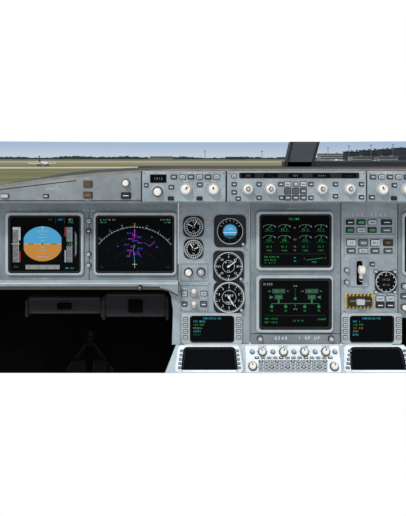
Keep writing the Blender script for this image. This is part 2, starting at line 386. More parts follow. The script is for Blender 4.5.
button(GSH,5,196,7,3.4,BTNL,0,.006,None,None,'toggle_switch'); button(GSH,46,196,5,3,BTN,0,.004,'bar')
for q in ((60,186),(60,198),(112,179),(136,178),(136,199),(20,190)): screw(GSH,*q,.9)
def cpanel(x0,x1,label,name='display_control_unit'):
    T=Thing(name,GS,(x0+x1)/2,186,label,'control unit',w=.0006,group='glareshield control units')
    b=T.b(); b.plate(x0,171.2,x1,201.6,0,.006,PANEL2,1.2,.5); T.part('faceplate',b)
    for q in ((x0+2,173),(x1-2,173),(x0+2,199.5),(x1-2,199.5)): screw(T,*q,.8,.006)
    return T
def window(T,x0,y0,x1,y1,txt,m=AM,h=3.2,adv=.95):
    b=T.b((x0+x1)/2,(y0+y1)/2); b.bezel(x0-.7,y0-.7,x1+.7,y1+.7,x0,y0,x1,y1,0,.0015,BEZD,.8,.5,None,.3); o=T.part('display_window',b,(x0+x1)/2,(y0+y1)/2,.006)
    b=T.b((x0+x1)/2,(y0+y1)/2); b.fill(x0,y0,x1,y1,.0004,BLK); b.text(txt,(x0+x1)/2,(y0+y1)/2,h,.0007,m,adv=adv); T.part('readout',b,0,0,0.0,parent=o,recalc=False)
E1=cpanel(142.5,225.5,'grey captain-side control panel with two rotary knobs and a pressure readout')
window(E1,151,175,166,182,'1013',LD,2.4)
for i,xx in enumerate((174,182.5,191,199.5,208,216.5)): button(E1,xx,176.8,5.4,3.6,BTNL if i%2 else BTN,.006,.004,'bar',WHT if not i%2 else INK)
knob(E1,158,191.5,5.2,KNW,BTN,.016,.006,.5); knob(E1,186,189,6.5,KNW,BEZ,.018,.006,-.5,line=INK); knob(E1,213.5,189,6.5,KNW,BEZ,.018,.006,.3,line=INK)
for xx in (171,199.5): button(E1,xx,198.2,5,3,KND,.006,.006,None,None,'toggle_switch')
button(E1,199.8,184.5,4.6,3.2,BTN,.006,.004,'bar',WHT); button(E1,171.5,187,4.6,3.2,BTN,.006,.004,'bar',WHT); button(E1,146.6,185,3.4,3.2,BTN,.006,.004,'bar',WHT)
b=E1.b(); b.text('QFE',153,173,1.5,.0066,WHT); b.text('QNH',164,173,1.5,.0066,WHT); b.text('CSTR WPT VORD NDB ARPT',195,173,1.4,.0066,WHT); b.text('NAV',186,181,1.4,.0066,WHT); b.text('PLAN',199.6,189.5,1.4,.0066,WHT)
b.text('20',206,183.6,1.6,.0066,WHT); b.text('80',213.5,180.9,1.5,.0066,WHT); b.text('320',221,184,1.6,.0066,WHT)
b.ticks(186,189,7.1,8.3,20,160,6,.4,.0066,WHT); b.ticks(213.5,189,7.1,8.3,20,160,6,.4,.0066,WHT); b.arc(158,191.5,6.8,20,160,.4,.0066,WHT,10)
E1.part('lettering',b,recalc=False)
FC=cpanel(227,365.3,'long grey autopilot control panel with four white rotary knobs and readouts','autopilot_control_unit')
b=FC.b(); b.plate(239,172.6,358.5,178.3,.006,.0072,BEZD,1,.3); FC.part('readout_bezel',b)
for (x0,x1,t) in ((241,254.5,'250'),(263.5,277,'---'),(288,302,'HDG'),(312,329.5,'10000'),(341,355.5,'----')):
    b=FC.b(); b.fill(x0,173.4,x1,177.6,.0076,BLK); b.text(t,(x0+x1)/2,175.5,1.6,.008,LD,adv=1.15); FC.part('readout',b,recalc=False)
for i,xx in enumerate((247.5,270,321,348.5)):
    knob(FC,xx,188.6,6.3,KNW,BEZ,.018,.006,(-.4,.3,.6,-.2)[i],line=(INK,BRN,INK,INK)[i])
    knob(FC,xx,188.6,2.4,KN,BTN,.006,.024,0,'knob_cap')
for xx in (287.2,295,302.8): 
    for yy in (184,190.8,197.4): 
        if yy==184 and xx==295: continue
        button(FC,xx,yy,5.8,4.6,BTN if yy>186 else BTNL,.006,.004,'bar',DG if yy==190.8 and xx!=302.8 else (WHT if yy>186 else INK))
knob(FC,295,184,2.6,KN,BTN,.01,.006)
for xx,yy in ((234,176),(234,184),(234,192),(258.8,184),(258.8,197.5),(334.8,184),(334.8,196),(360.6,184),(360.6,197),(310.4,197.5),(281,197.5),(238,198.4),(310.4,184),(280.4,184)): button(FC,xx,yy,4.2,3.2,BTNL if yy<180 else BTN,.006,.004,'bar',WHT if yy>180 else INK)
b=FC.b()
for t,xx,yy in (('SPD',247,180.4),('HDG',270,180.4),('ALT',321,180.4),('V/S',348.5,180.4),('AP1',287,194.2),('AP2',303,194.2),('LOC',258.8,194.2),('EXPED',334.5,192.4),('APPR',359,193.6)): b.text(t,xx,yy,1.3,.0066,WHT)
for xx in (247.5,270,321,348.5): b.ticks(xx,188.6,6.9,7.9,10,170,9,.35,.0066,WHT)
FC.part('lettering',b,recalc=False)
E2=cpanel(366.7,450,'grey first-officer control panel with rotary knobs')
for i,xx in enumerate((372,380.5,389,397.5,406)): button(E2,xx,176.8,5.4,3.6,BTNL if i%2 else BTN,.006,.004,'bar',WHT if not i%2 else INK)
knob(E2,381,189,6.4,KNW,BEZ,.018,.006,.4,line=INK); knob(E2,405.5,189,6.4,KNW,BEZ,.018,.006,-.4,line=INK); knob(E2,432,189,6.2,KNW,BEZ,.018,.006,-.4)
button(E2,393,198,5,3,KND,.006,.006,None,None,'toggle_switch'); button(E2,371,197,5,3.4,BTN,.006,.004,'bar',WHT); button(E2,393.4,185,4.4,3.2,BTN,.006,.004,'bar',WHT)
b=E2.b(); b.text('ARPT NDB VORD WPT CSTR',389,173,1.4,.0066,WHT); b.ticks(381,189,7.2,8.2,20,160,6,.4,.0066,WHT); b.ticks(405.5,189,7.2,8.2,20,160,6,.4,.0066,WHT)
E2.part('lettering',b,recalc=False)
# ================= MAIN PANELS
def ipanel(x0,y0,x1,y1,label,m=PANEL,w=0.0):
    b=B(MAIN,(x0+x1)/2,(y0+y1)/2); b.plate(x0+.35,y0,x1-.35,y1,-.02,0,m,.8,.6)
    return Thing('instrument_panel',MAIN,(x0+x1)/2,(y0+y1)/2,label,'instrument panel',w=w,builder=b,group='main instrument panel sections')
P1=ipanel(-45,197,178,284,'grey-green painted instrument panel carrying two flight displays')
P2=ipanel(178,197,250,344.5,'grey panel section with standby gauges and small screen',PANEL2)
P3=ipanel(250,197,341,344.5,'grey centre panel section carrying two stacked engine displays')
P4=ipanel(341,197,398,344.5,'grey panel section with landing gear controls and clock',PANEL2)
P5=ipanel(398,197,450,318,'grey panel section carrying the first officer displays')
for T,L in ((P1,((3,209),(88.5,213),(88.5,274),(88.5,243),(176,209),(3,279),(176,279),(135,209.5),(45,209.5))),(P2,((181,212),(247,212),(181,310),(247,250),(247,283),(209,284))),(P3,((253,212),(338,212),(253,272.5),(338,272.5),(253,334),(338,334))),(P4,((344,209),(395,209),(344,256),(395,256),(344,311),(395,311)))):
    for q in L: screw(T,*q,.9)
b=P1.b()
b.fill(88.9,208,89.5,283,.0004,INK); b.text('PFD/ND XFR',89,210.6,1.4,.0005,LET)
b.text('LOUD SPEAKER',40,278.6,1.5,.0005,LET); b.text('PFD',20,209.6,1.5,.0005,LET); b.text('ND',108,209.6,1.5,.0005,LET)
P1.part('lettering',b,recalc=False)
def display(x0,y0,x1,y1,sx0,sy0,sx1,sy1,label,draw,fr=MAIN,w=0.0,name='display_unit',bm=BEZ,group='square cockpit displays',r=4,dk=1.6):
    cx,cy=(x0+x1)/2,(y0+y1)/2
    T=Thing(name,fr,cx,cy,label,'display screen',w=w,group=group)
    b=T.b(); b.bezel(x0,y0,x1,y1,sx0-dk,sy0-dk,sx1+dk,sy1+dk,0,.008,bm,r,2.8,BEZD); b.bezel(sx0-dk,sy0-dk,sx1+dk,sy1+dk,sx0,sy0,sx1,sy1,0,.0058,BEZD,2.8,2.2,BEZD,.3); T.part('bezel',b)
    b=T.b(); cxx,cyy,ww,hh=b.rect(sx0,sy0,sx1,sy1); b.loops([b.rr(cxx,cyy,ww,hh,2.2*b.k,.0004),b.rr(cxx,cyy,ww,hh,2.2*b.k,.0035)],BLK); T.part('screen',b)
    if draw:
        b=T.b(); draw(b,.0038); T.part('screen_symbols',b,recalc=False)
    return T
def pfd(b,z):
    cx,cy=43,243.6; z1=z+.0002; z2=z+.0004
    R_=20
    def seg(a0,a1,m):
        pts=[]
        for i in range(41):
            a=math.radians(a0+(a1-a0)*i/40); x=max(-18.8,min(18.8,R_*math.cos(a))); pts.append((cx+x,cy-R_*math.sin(a)*.87))
        b.quadpx(pts,z,m)
    seg(0,180,SKYB); seg(180,360,TAN); b.line(cx-18.8,cy,cx+18.8,cy,.5,z1,W)
    for i,wd in ((1,2),(2,4.5),(3,2),(4,6)):
        for sg in (-1,1): b.line(cx-wd,cy+sg*i*3.2,cx+wd,cy+sg*i*3.2,.4,z1,W)
    b.quadpx([(cx-1.3,226.6),(cx+1.3,226.6),(cx,229)],z2,Y)
    for sg in (-1,1):
        b.line(cx+sg*8,cy,cx+sg*15,cy,1.3,z1+.0001,Y); b.line(cx+sg*8.4,cy,cx+sg*14.6,cy,.8,z2,BLK)
    b.fill(cx-.7,cy-.7,cx+.7,cy+.7,z2,BLK); b.line(cx+2.5,cy-8,cx+2.5,cy+8,.5,z2,G)
    b.fill(13.2,227,18.6,262,z,GY); b.line(19,227,19,262,.5,z1,W)
    for i in range(8): b.line(17,229+i*4.6,18.8,229+i*4.6,.35,z1,W)
    for i,t in enumerate(('300','280','260','240')): b.text(t,15.2,231+i*9,1.4,z1,W)
    b.line(12,243.6,20.4,243.6,.6,z2,Y); b.fill(19.4,227,21,240,z1,W); b.fill(19.4,251,21,262,z1,R); b.fill(13.2,227,18.6,229.6,z1,W)
    b.fill(66.8,227,72,262,z,GY); b.line(72.3,227,72.3,262,.4,z1,W)
    for i,t in enumerate(('105','100','095','090')): b.text(t,69.4,231+i*9,1.4,z1,W)
    b.fill(65.8,241.6,73.6,245.6,z1,BLK); b.text('100',69.6,243.6,2.0,z2,G); b.fill(65,227,66.2,236,z1,R); b.fill(65,250,66.2,262,z1,W)
    b.quadpx([(75.2,231),(77,235),(77,253),(75.2,257)],z,GY); b.line(77.6,244,75.2,241,.5,z1,G)
    for xx in (56,65): b.line(xx,217.8,xx,223.5,.3,z,DGY)
    b.text('NAV',51,219.4,1.6,z,DG); b.text('CAT1',61,219.4,1.7,z,C); b.text('AP1',71,219.4,1.8,z,W); b.text('1FD2',71,222,1.7,z,G)
    b.fill(26,264.6,60,269,z,LD)
    for i in range(11): b.line(27.8+i*3,264.6,27.8+i*3,265.6,.35,z1,BLK)
    for i,t in enumerate(('33','34','35','0')): b.text(t,30+i*8.6,267.3,1.8,z1,BLK)
    b.text('QNH 1013',70,267.8,1.5,z,C,adv=.72); b.text('.712',15.8,266.6,1.6,z,G)
display(6,212,84,275,11,217,79.5,270.6,'square display showing blue and tan artificial horizon with tapes',pfd)
def nd(b,z):
    cx,cy=134.8,273; z1=z+.0002
    r0=46
    for i in range(26): b.arc(cx,cy,r0,38+104*i/26,38+104*(i+.72)/26,.35,z,W,2)
    b.ticks(cx,cy,r0,r0+1.3,40,140,31,.3,z,LD); b.ticks(cx,cy,r0,r0+2,45,135,7,.35,z,W)
    for i,t in enumerate(('32','33','34','35','0','1','2')):
        a=math.radians(135-15*i); b.text(t,cx+(r0+3.6)*math.cos(a),cy-(r0+3.6)*math.sin(a)+.3,1.4,z,LD)
    for r in (35,24,13):
        n=int(r*.7)
        for i in range(n): b.arc(cx,cy,r,36+108*i/n,36+108*(i+.45)/n,.22,z,DGY,2)
    b.line(cx,227.4,cx,225,.5,z1,Y)
    for a,c in zip([(134.8,263),(134.4,256),(133.2,251)],[(134.4,256),(133.2,251),(134.8,244)]): b.line(*a,*c,.35,z,C)
    rr=random.Random(5)
    names=['CF17','FI1','MD1','BO3','RW08','D26','TOE','OLS','DEN','NDB','LEX','CI8','D10']
    for i,t in enumerate(names):
        yy=233+ (i*1.9); side=(i%3)-1; xx=133.4+side*4.6+rr.uniform(-2.4,2.4); mm=MG if i%2 else VI
        b.text(t,xx,yy,1.35,z1,mm,'L',.85)
        b.line(xx-2.2,yy,xx-1.5,yy-.7,.3,z1,mm); b.line(xx-1.5,yy-.7,xx-.8,yy,.3,z1,mm); b.line(xx-.8,yy,xx-1.5,yy+.7,.3,z1,mm); b.line(xx-1.5,yy+.7,xx-2.2,yy,.3,z1,mm)
    b.line(134.9,229,134.6,238,.8,z,MG); b.line(131,250,129,257,.35,z1,MG); b.line(138,250,141,257,.35,z1,VI)
    b.line(144,242,150,246,.35,z1,VI); b.line(150,246,155,241,.35,z1,MG)
    for xx,yy in ((152,237),(157,247),(118,246)): b.disc(xx,yy,.7,z1,VI,n=8)
    b.line(cx,262,cx,267.6,.5,z1,W); b.line(cx-2.4,264,cx+2.4,264,.5,z1,W)
    b.text('GS 312 TAS 330',100.5,219.6,1.4,z,LD,'L',.8); b.text('250/18',100.5,222.2,1.4,z,G,'L',.8); b.text('D174 W094',170,219.6,1.4,z,LD,'R',.8); b.text('12.4NM',170,222.2,1.4,z,G,'R',.8)
    b.text('VOR1',100.5,267,1.5,z,DGY,'L',.78); b.text('VOR2',170,267,1.5,z,DGY,'R',.78)
display(94,212,176.5,275,98,217,172.6,270.6,'square navigation display with thin white compass arc and magenta waypoints',nd)
def eng(b,z):
    z1=z+.0002; z2=z+.0004
    b.text('CLIMB',294,218.8,2.0,z,G,adv=1.1)
    for i,xx in enumerate((269,284,305,320.6)):
        for (yy,v) in ((227.8,('82.1','82.3','82.2','82.1')),(238.6,('512','508','515','511'))):
            b.arc(xx,yy,6.2,12,168,.35,z,LD,12,.55); b.line(xx-4.6,yy+3.2,xx+5,yy+3.2,.3,z,DG)
            a=math.radians(60+8*i); b.line(xx,yy-.2,xx+4.8*math.cos(a),yy-3*math.sin(a),.4,z1,G); b.line(xx+5.2,yy-2.2,xx+6.4,yy-1.2,.5,z1,C)
            b.text(v[i],xx,yy+1.4,1.7,z1,G,adv=.95)
        b.text(('81.0','81.2','81.1','80.9')[i],xx,246.4,1.6,z,G,adv=.95)
        b.text(('1420','1430','1425','1415')[i],xx,250.2,1.6,z,G,adv=.95)
    for t,yy in (('N1',227.6),('EGT',239.4),('N2',246.4),('FF',250.2)): b.text(t,294.7,yy,1.4,z,LD)
    b.line(264,253.6,326,253.6,.25,z,DGY); b.text('FOB 62400 KG',264.5,256.6,1.5,z,G,'L')
    b.text('SEAT BELTS',264.5,259.8,1.4,z,G,'L',.85); b.text('NO SMOKING',264.5,262.6,1.4,z,DG,'L',.85)
    b.text('S',304,258.4,1.4,z,LD); b.text('FLAP',314,261.8,1.5,z,C); b.text('F',325,258,1.4,z,LD); b.line(306,259.8,323,257.6,.3,z,G)
    b.text('AP',294.7,257.4,1.5,z2,C); b.text('ON',294.7,260.8,1.5,z2,G)
display(256,211,333,270,261,215.8,329,265.2,'square engine display with four columns of flat gauges',eng)
def bleed(b,z):
    z1=z+.0002
    b.text('BLEED',264,283.8,2.0,z,W,'L',.95)
    for sg,xx in ((-1,278.5),(1,311.5)):
        b.fill(xx-6.5,288.6,xx+6.5,293,z,BOX); b.text('24',xx-2.4,290.8,2.0,z1,G,adv=.8); b.text('C',xx+3.4,290.8,1.8,z1,G)
        b.fill(xx-4,294.4,xx+4,299,z,BOX); b.text('230',xx,296.7,1.9,z1,G,adv=.8); b.fill(xx-.8,299,xx+.8,303.2,z,SG)
        b.quadpx([(xx+sg*5,296.8),(xx+sg*9,295),(xx+sg*9,298.8)],z,SG)
        b.text('LO',xx-9.4,290.8,1.5,z,LD); b.text('HI',xx+9.4,290.8,1.5,z,LD)
        for dx in (-7,7):
            b.text('42',xx+dx,310.2,1.8,z1,G); b.line(xx+dx,303.2,xx+dx,305,.5,z,SG); b.fill(xx+dx-1.4,305,xx+dx+1.4,307.6,z,SG)
    b.line(271.5,303.2,318.5,303.2,.5,z,SG); b.text('APU',295,308.6,1.7,z,LD); b.text('RAM',295,285.6,1.5,z,LD,adv=.9); b.line(295,303.2,295,306.4,.5,z,SG); b.fill(293.8,297,296.2,299.4,z,SG); b.line(295,288,295,297,.3,z,DG)
    b.line(265,315,325,315,.25,z,DGY); b.text('TAT +15°C',265,318.4,1.7,z,G,'L',.85); b.text('SAT +14°C',265,321.9,1.7,z,G,'L',.85); b.text('23 H 10',298,320.2,1.7,z,G,adv=.9); b.text('218000',325,318.8,1.7,z,G,'R',.85)
display(256,275,333,332,261.6,280.4,328.4,326.2,'square system display showing green air bleed schematic',bleed,dk=2.4)
display(401.5,212,480,275,405.5,217,476,270.6,'square flight display on the first officer side',None)
b=P3.b(); b.text('UPPER DISPLAY',295,208.8,1.5,.0005,LET); b.text('OFF',252.9,240,1.3,.0005,LET)
b.text('GEAR',281,338,3.2,.0006,LW,adv=1.1); b.text('1 HP UP',309,338,3.2,.0006,LW,adv=1.0)
b.line(251,333.6,340,333.6,.7,.0004,INK)
P3.part('lettering',b,recalc=False)
knob(P3,260,338.5,3.2,KN,KND,.011); knob(P3,331,338.5,3.2,KN,KND,.011)
def gauge(px,py,rad,label,draw,square=None,needle=None,corner=True,sq=.5,ring=.8):
    T=Thing('gauge',MAIN,px,py,label,'gauge',group='round standby gauges')
    b=T.b(); s_=square or rad+2.2
    cx,cy,w_,h_=b.rect(px-s_,py-s_,px+s_,py+s_)
    k=b.k
    oc=[b.rr(0,0,w_,h_,s_*sq*k,0,3),b.rr(0,0,w_,h_,s_*sq*k,.003,3),b.rr(0,0,w_-k,h_-k,s_*sq*.92*k,.004,3)]
    b.loops(oc,BEZD)
    b.lathe([((rad+ring)*k,.004),((rad+ring)*k,.0062),((rad+.35)*k,.0068),(rad*k,.0062),(rad*k,.0045)],BTNL,n=40,cap=False)
    T.part('case',b)
    b=T.b(); b.lathe([(rad*k,.004),(rad*k,.0048)],DIAL,n=40,sm=False); T.part('dial',b)
    b=T.b(); draw(b,.0051); T.part('markings',b,recalc=False)
    for a,l_,wd,mm in (needle or ()):
        b=T.b(); ar=math.radians(a); b.line(px-1.6*math.cos(ar),py+1.6*math.sin(ar),px+l_*math.cos(ar),py-l_*math.sin(ar),wd,.0057,mm); b.disc(px,py,1.1,.0058,mm,n=12); T.part('needle',b,recalc=False)
    if corner: knob(T,px+s_*.8,py+s_*.8,2.0,KN,KND,.009,.004)
    return T
def dialnum(cx,cy,r,nums,a0,a1,h=2.2,nt_=25):
    def d(b,z):
        b.ticks(cx,cy,r-1.2,r-.2,a0,a1,nt_,.3,z,LET); b.ticks(cx,cy,r-2.0,r-.2,a0,a1,len(nums),.45,z,WHT)
        for i,t in enumerate(nums):
            a=math.radians(a0+(a1-a0)*i/(len(nums)-1)); b.text(t,cx+(r-4.0)*math.cos(a),cy-(r-4.0)*math.sin(a),h,z,WHT)
    return d
def att(b,z):
    cx,cy=230,231
    b.disc(cx,cy,6.8,z,glow('standby_blue',(74,158,206)),0,360,24); b.line(cx-6.8,cy+1.4,cx+6.8,cy+1.4,.5,z+.0001,LW)
    b.quadpx([(cx-5.2,cy+4.2),(cx+5.2,cy+4.2),(cx+2.4,cy+6.3),(cx-2.4,cy+6.3)],z+.0001,glow('attitude_dark',(40,60,74)))
    b.line(cx-2.5,cy-2.4,cx+2.5,cy-2.4,.35,z+.0001,LW)
    b.ticks(cx,cy,9.6,11.4,30,150,7,.4,z,LET); b.arc(cx,cy,7.6,0,360,.4,z,DGY,30); b.ticks(cx,cy,9.6,11,200,340,5,.35,z,DGY)
gauge(230,231,12.4,'round dark standby horizon gauge with small bright blue disc',att,16,None,True,.3,.7)
def asi(b,z):
    dialnum(228.5,266,13.4,['0','40','80','12','16','20','24','30'],90,-225,1.9,49)(b,z)
    b.arc(228.5,266,6,0,360,.3,z,LET,24); b.text('KT',228.5,270.5,1.5,z,WHT); b.text('M .71',228.5,262,1.5,z,WHT)
gauge(228.5,266,13.4,'black round airspeed gauge with white numerals and needle',asi,15.4,((35,9,.8,WHT),),True,.3,.8)
def alt(b,z):
    dialnum(229,297,14.2,['0','1','2','3','4','5','6','7','8','9'],90,-234,2.1,46)(b,z)
    b.fill(223,293.5,235,296.5,z,BLK); b.text('08460',229,295,2.1,z+.0002,WHT); b.fill(224.5,300.7,233.5,303.3,z,BTN); b.text('1013',229,302,1.8,z+.0002,WHT); b.text('ALT',229,290,1.3,z,WHT); b.arc(229,297,7,0,360,.3,z,LET,24)
gauge(229,297,14.2,'black round altimeter with pale bezel and counter window',alt,15.4,((-60,9.5,.8,WHT),),True,.35,1.3)
def quad(cx,cy):
    def d(b,z):
        b.arc(cx,cy,6.4,0,360,.3,z,LET,24); b.ticks(cx,cy,6.6,8.2,0,345,24,.35,z,WHT); b.text('3',cx+4.4,cy-3,1.7,z,WHT); b.text('N',cx,cy-4.6,1.7,z,WHT); b.text('15',cx,cy+4.6,1.6,z,WHT)
    return d
gauge(193.5,226.5,8.8,'small round black radio compass gauge with two needles',quad(193.5,226.5),10.4,((60,6.6,.7,WHT),(155,6,.7,WHT)),False)
gauge(193.5,248.8,8.4,'small round black pressure gauge with white needle',quad(193.5,248.8),9.6,((120,6.4,.7,WHT),(20,5,.7,WHT)),False)
b=P2.b()
for t,xx,yy in (('CAPT',188,262),('NORM',201,262),('A/SKID',194,283.6),('ON',203.5,289),('OFF',204,298),('TERR',187,309.6),('ADF',207.6,222),('VOR',207.6,230),('PSI',207,249),('GPWS',184.6,288.6),('FLAP',184.6,299.4)): b.text(t,xx,yy,1.5,.0005,LET)
b.outline(181,264,208,281,.4,.0004,BTN); b.outline(181,285.6,208,311,.4,.0004,BTN)
b.text('STBY HORIZON',228,213.4,1.5,.0005,LET)
P2.part('lettering',b,recalc=False)
knob(P2,188.5,272,4.4,KNW,KND,.013); knob(P2,201,272,4.4,KN,KND,.013,0,.6)
def toggle(T,px,py,label='white toggle switch lever',z=0,s=1.0):
    b=T.b(px,py); k=b.k*s
    b.lathe([(3.0*k,0),(3.0*k,.002),(2.2*k,.003)],METAL,n=16)
    n=12; L=[]
    for (t,r) in ((0,1.2),(.5,1.3),(.8,1.9),(1,1.6),(1.02,.6)):
        L.append([(r*k*math.cos(2*math.pi*i/n),t*4.0*k+r*k*math.sin(2*math.pi*i/n),.003+t*.014*s) for i in range(n)])
    b.loops(L,KNW,sm=True); T.part('toggle_switch',b,px,py,z,label)
toggle(P2,194,294,s=1.25); toggle(P2,194,306,s=1.15); button(P2,203.6,304,6,5,BTN,0,.004,'bar',WHT); button(P2,203.6,293.4,6,4,BTNL,0,.004,'bar',INK); button(P2,184.5,293.6,5,5,BTNL,0,.004,'bar',INK); button(P2,184.6,304,4.6,4,BTN,0,.004,'bar',WHT)
def smalld(x0,x1,label,lines):
    def dr_(b,z):
        yy=321
        for t,m in lines:
            b.text(t,x0+3,yy,1.8,z,m,'L',.85); yy+=3.3
        b.text('COM/DATALINK',(x0+x1)/2,318,1.8,z,C,adv=.85)
    T=display(x0-9,312.8,x1+9,343.6,x0,316,x1,340.6,label,dr_,MAIN,0,'radio_display',BEZ,'small radio displays',2.4,.8)
    for yy in (318.5,324.5,330.5,336.5):
        button(T,x0-5.4,yy,4.0,3.2,BTNL,.008,.003,'bar',INK,'key'); button(T,x1+5.4,yy,4.0,3.2,BTNL,.008,.003,'bar',INK,'key')
smalld(191,233,'small black communications screen with cyan text and side keys',[('ATC MENU',C),('124.500',G),('RECALL',LD),('ACARS',C),('PRINT',DG)])
smalld(350,392,'small black radio screen with green text and side keys',[('VHF 1',C),('118.700',G),('121.500',AM),('STBY',LD),('DATA',C)])
# ================= LANDING GEAR SECTION
b=P4.b()
b.text('LDG GEAR',369,214.6,3.4,.0006,LET,adv=1.35)
for t,xx,yy in (('AUTO BRK',366,236.6),('BRK FAN',388,236.6),('CHRONO',386,270),('A/SKID',350,259)): b.text(t,xx,yy,1.6,.0005,LET)
b.outline(344,218,395,234.4,.4,.0004,BTN); b.outline(344,238.4,395,254,.4,.0004,BTN)
P4.part('lettering',b,recalc=False)
for xx,yy,gm in ((350,222.2,0),(361,222.2,1),(372,222.2,0),(350,230,1),(361,230,0),(372,230,1)): button(P4,xx,yy,7.4 if xx<360 else 8,4.6,(KND if gm or xx==350 else BTNL),0,.004,'lamp' if gm else 'bar',SG if gm else (WHT if xx==350 else INK),'indicator_light','green-lit rectangular gear indicator light' if gm else 'unlit rectangular gear indicator light')
for xx,yy in ((386.5,222.2),(386.5,230)): button(P4,xx,yy,10,4.6,KND if yy<225 else BTN,0,.004,'bar',WHT,'indicator_light','dark rectangular indicator light')
for i,xx in enumerate((351,363,375)): button(P4,xx,242.6,8.6,5.6,BTNL if i!=1 else BTN,0,.005,('LO','MED','MAX')[i],INK if i!=1 else WHT,lh=2.2)
button(P4,388,242.6,9,5.6,KND,0,.004,'HOT',AM,lh=2.0)
for xx in (351,363,375,388): button(P4,xx,250.6,8,4.0,BTN if xx!=363 else BTNL,0,.004,'bar',WHT if xx!=363 else INK)
LX=359
T=Thing('landing_gear_lever',MAIN,LX,272,'white wheel-shaped landing gear handle in a dark slot','lever')
b=T.b(); b.bezel(LX-9,258.5,LX+9,286.5,LX-2.5,261,LX+2.5,284.5,0,.004,PANEL2,1.5,1.5,BEZD); b.fill(LX-2.5,261,LX+2.5,284.5,.0005,BLK); T.part('slot_plate',b)
b=T.b(LX,279); k=b.k
b.loops([[(sx*1.4*k,sy*1.2*k+dy*k,z_) for sx,sy in ((-1,-1),(1,-1),(1,1),(-1,1))] for z_,dy in ((.002,0),(.024,1))],KND); T.part('arm',b,LX,279)
b=T.b(LX,268)
n=20
L=[]
for xx,r in ((-3.0,3.2),(-2.4,4.2),(2.4,4.2),(3.0,3.2)):
    L.append([(xx*k,r*k*math.cos(2*math.pi*i/n),.026+r*k*math.sin(2*math.pi*i/n)) for i in range(n)])
b.loops(L,KNW,capb=True); T.part('wheel_handle',b,LX,268)
b=T.b(LX,279); b.loops([[(sx*1.2*k,y_*k,z_) for sx,z_ in ((-1,.012),(1,.012),(1,.022),(-1,.022))] for y_ in (-1,11)],KNW,capb=True); T.part('shaft',b,LX,279)
knob(P4,346.3,270,2.6,KN,KND,.01); knob(P4,346.3,282,2.6,KN,KND,.01); button(P4,372.2,264,4,3.4,BTN,0,.004,'bar',WHT)
def clk(b,z):
    cx,cy=385.5,281.5
    b.ticks(cx,cy,8,9.2,0,330,12,.5,z,WHT); b.text('14:26',cx,cy-2.4,2.1,z+.0002,LD,adv=.74); b.text('05:12',cx,cy+2.8,1.9,z+.0002,LD,adv=.74); b.text('60',cx,cy-6.6,1.4,z,WHT)
gauge(385.5,281.5,9.6,'small round black digital clock with pale figures',clk,10.8,None,False)
for q in ((375.6,271.4),(394.6,271.6),(375.6,292),(394.6,292)): button(P4,q[0],q[1],3,2.6,BTNL,0,.004,None)
T=Thing('warning_striped_control',MAIN,359,300.5,'box-shaped control with yellow and black striped surround','control')
b=T.b(); b.plate(345,293.2,373,308.4,0,.002,YEL,1,.3); 
for i in range(7): 
    x_=347.6+i*3.7; b.quadpx([(x_,293.6),(x_+1.5,293.6),(x_+.3,296),(x_-1.2,296)],.0024,INK); b.quadpx([(x_,305.6),(x_+1.5,305.6),(x_+.3,308),(x_-1.2,308)],.0024,INK)
T.part('striped_plate',b)
b=T.b(); b.plate(347,296.1,371,305.3,.002,.012,KND,1,.6); b.fill(349,299.6,369,300.2,.0124,YEL); T.part('guard',b); 
b=T.b(); b.plate(355,297.8,363,303.4,.012,.02,BTNL,.8,.5); T.part('handle',b)
for i,yy in enumerate((298.5,305)):
    for xx in (380,390): button(P4,xx,yy,8,5,KND if i else BTNL,0,.004,'bar',WHT if i else INK)
b=P5.b(); b.text('PFD',406,209.6,1.5,.0005,LET); P5.part('lettering',b,recalc=False)
knob(P5,404,286,3.4,KN,KND,.011); button(P5,404,296,6,5,BTN,0,.004,'bar',WHT); knob(P5,404,307,3.4,KNW,KND,.011); button(P1,88.8,221,4,4,BTNL,0,.004,'bar',INK); button(P1,88.8,231,4,4,BTN,0,.004,'bar'); knob(P1,89,254,2.6,KN,KND,.01); knob(P1,89,265,2.6,KN,KND,.01)
# ================= LOWER LEFT
b=B(LIP,70,287)
n=60
L=[]
for i in range(n+1):
    px=-50+ (178.0+50)*i/n
    y0=283.0; y1=290.0+ 7*max(0,(px-158)/20)**2
    X,a=b.p(px,y0); _,c=b.p(px,y1)
    L.append([(X,a+.001,-.03),(X,a,-.004),(X,a-.003,0),(X,c+.005,0),(X,c,-.004),(X,c,-.03)])
for i in range(n+1): b.v.extend(L[i])
for i in range(n):
    for j in range(5): 
        q=i*6+j; b.face((q,q+6,q+7,q+1),(RIM if j<2 else PANEL if j==2 else BRN),False)
RAIL=Thing('panel_rail',LIP,70,287,'rounded grey lower panel edge with brown underside trim','rail',builder=b)
b=RAIL.b(); b.fill(-50,287.2,160,289.4,.0004,BRN); b.fill(-50,286.5,160,287.1,.0004,INK); RAIL.part('trim_strip',b,recalc=False)
knob(RAIL,140,287.4,2.6,BTNB,KND,.01)
FR2=Frame((0,0.03,ZC))
for x0,x1,y0,y1,lab in ((28,101,297,314,'dark grey stowed folding table with ribbed front'),(105,166,293.5,317,'dark grey stowage tray with recessed handle')):
    T=Thing('folding_table',FR2,(x0+x1)/2,(y0+y1)/2,lab,'tray',group='stowed trays under the panel')
    b=T.b(); b.plate(x0,y0,x1,y1,-.08,0,DKP,2,.8); b.line(x0+3,y0+2,x1-3,y0+2,.5,.0004,TRM); b.line(x0+3,y1-2,x1-3,y1-2,.4,.0004,TRM); T.part('tray',b)
    b=T.b(); m_=(x0+x1)/2; b.plate(m_-7,y0+6,m_+7,y1-5,0,.006,FOOT,1,.5); T.part('handle',b)
    for xa in (x0-2.5,x1):
        b=T.b(); b.plate(xa,y0+3,xa+2.5,y1+3,-.06,.003,DKP,.8,.4); T.part('bracket',b)
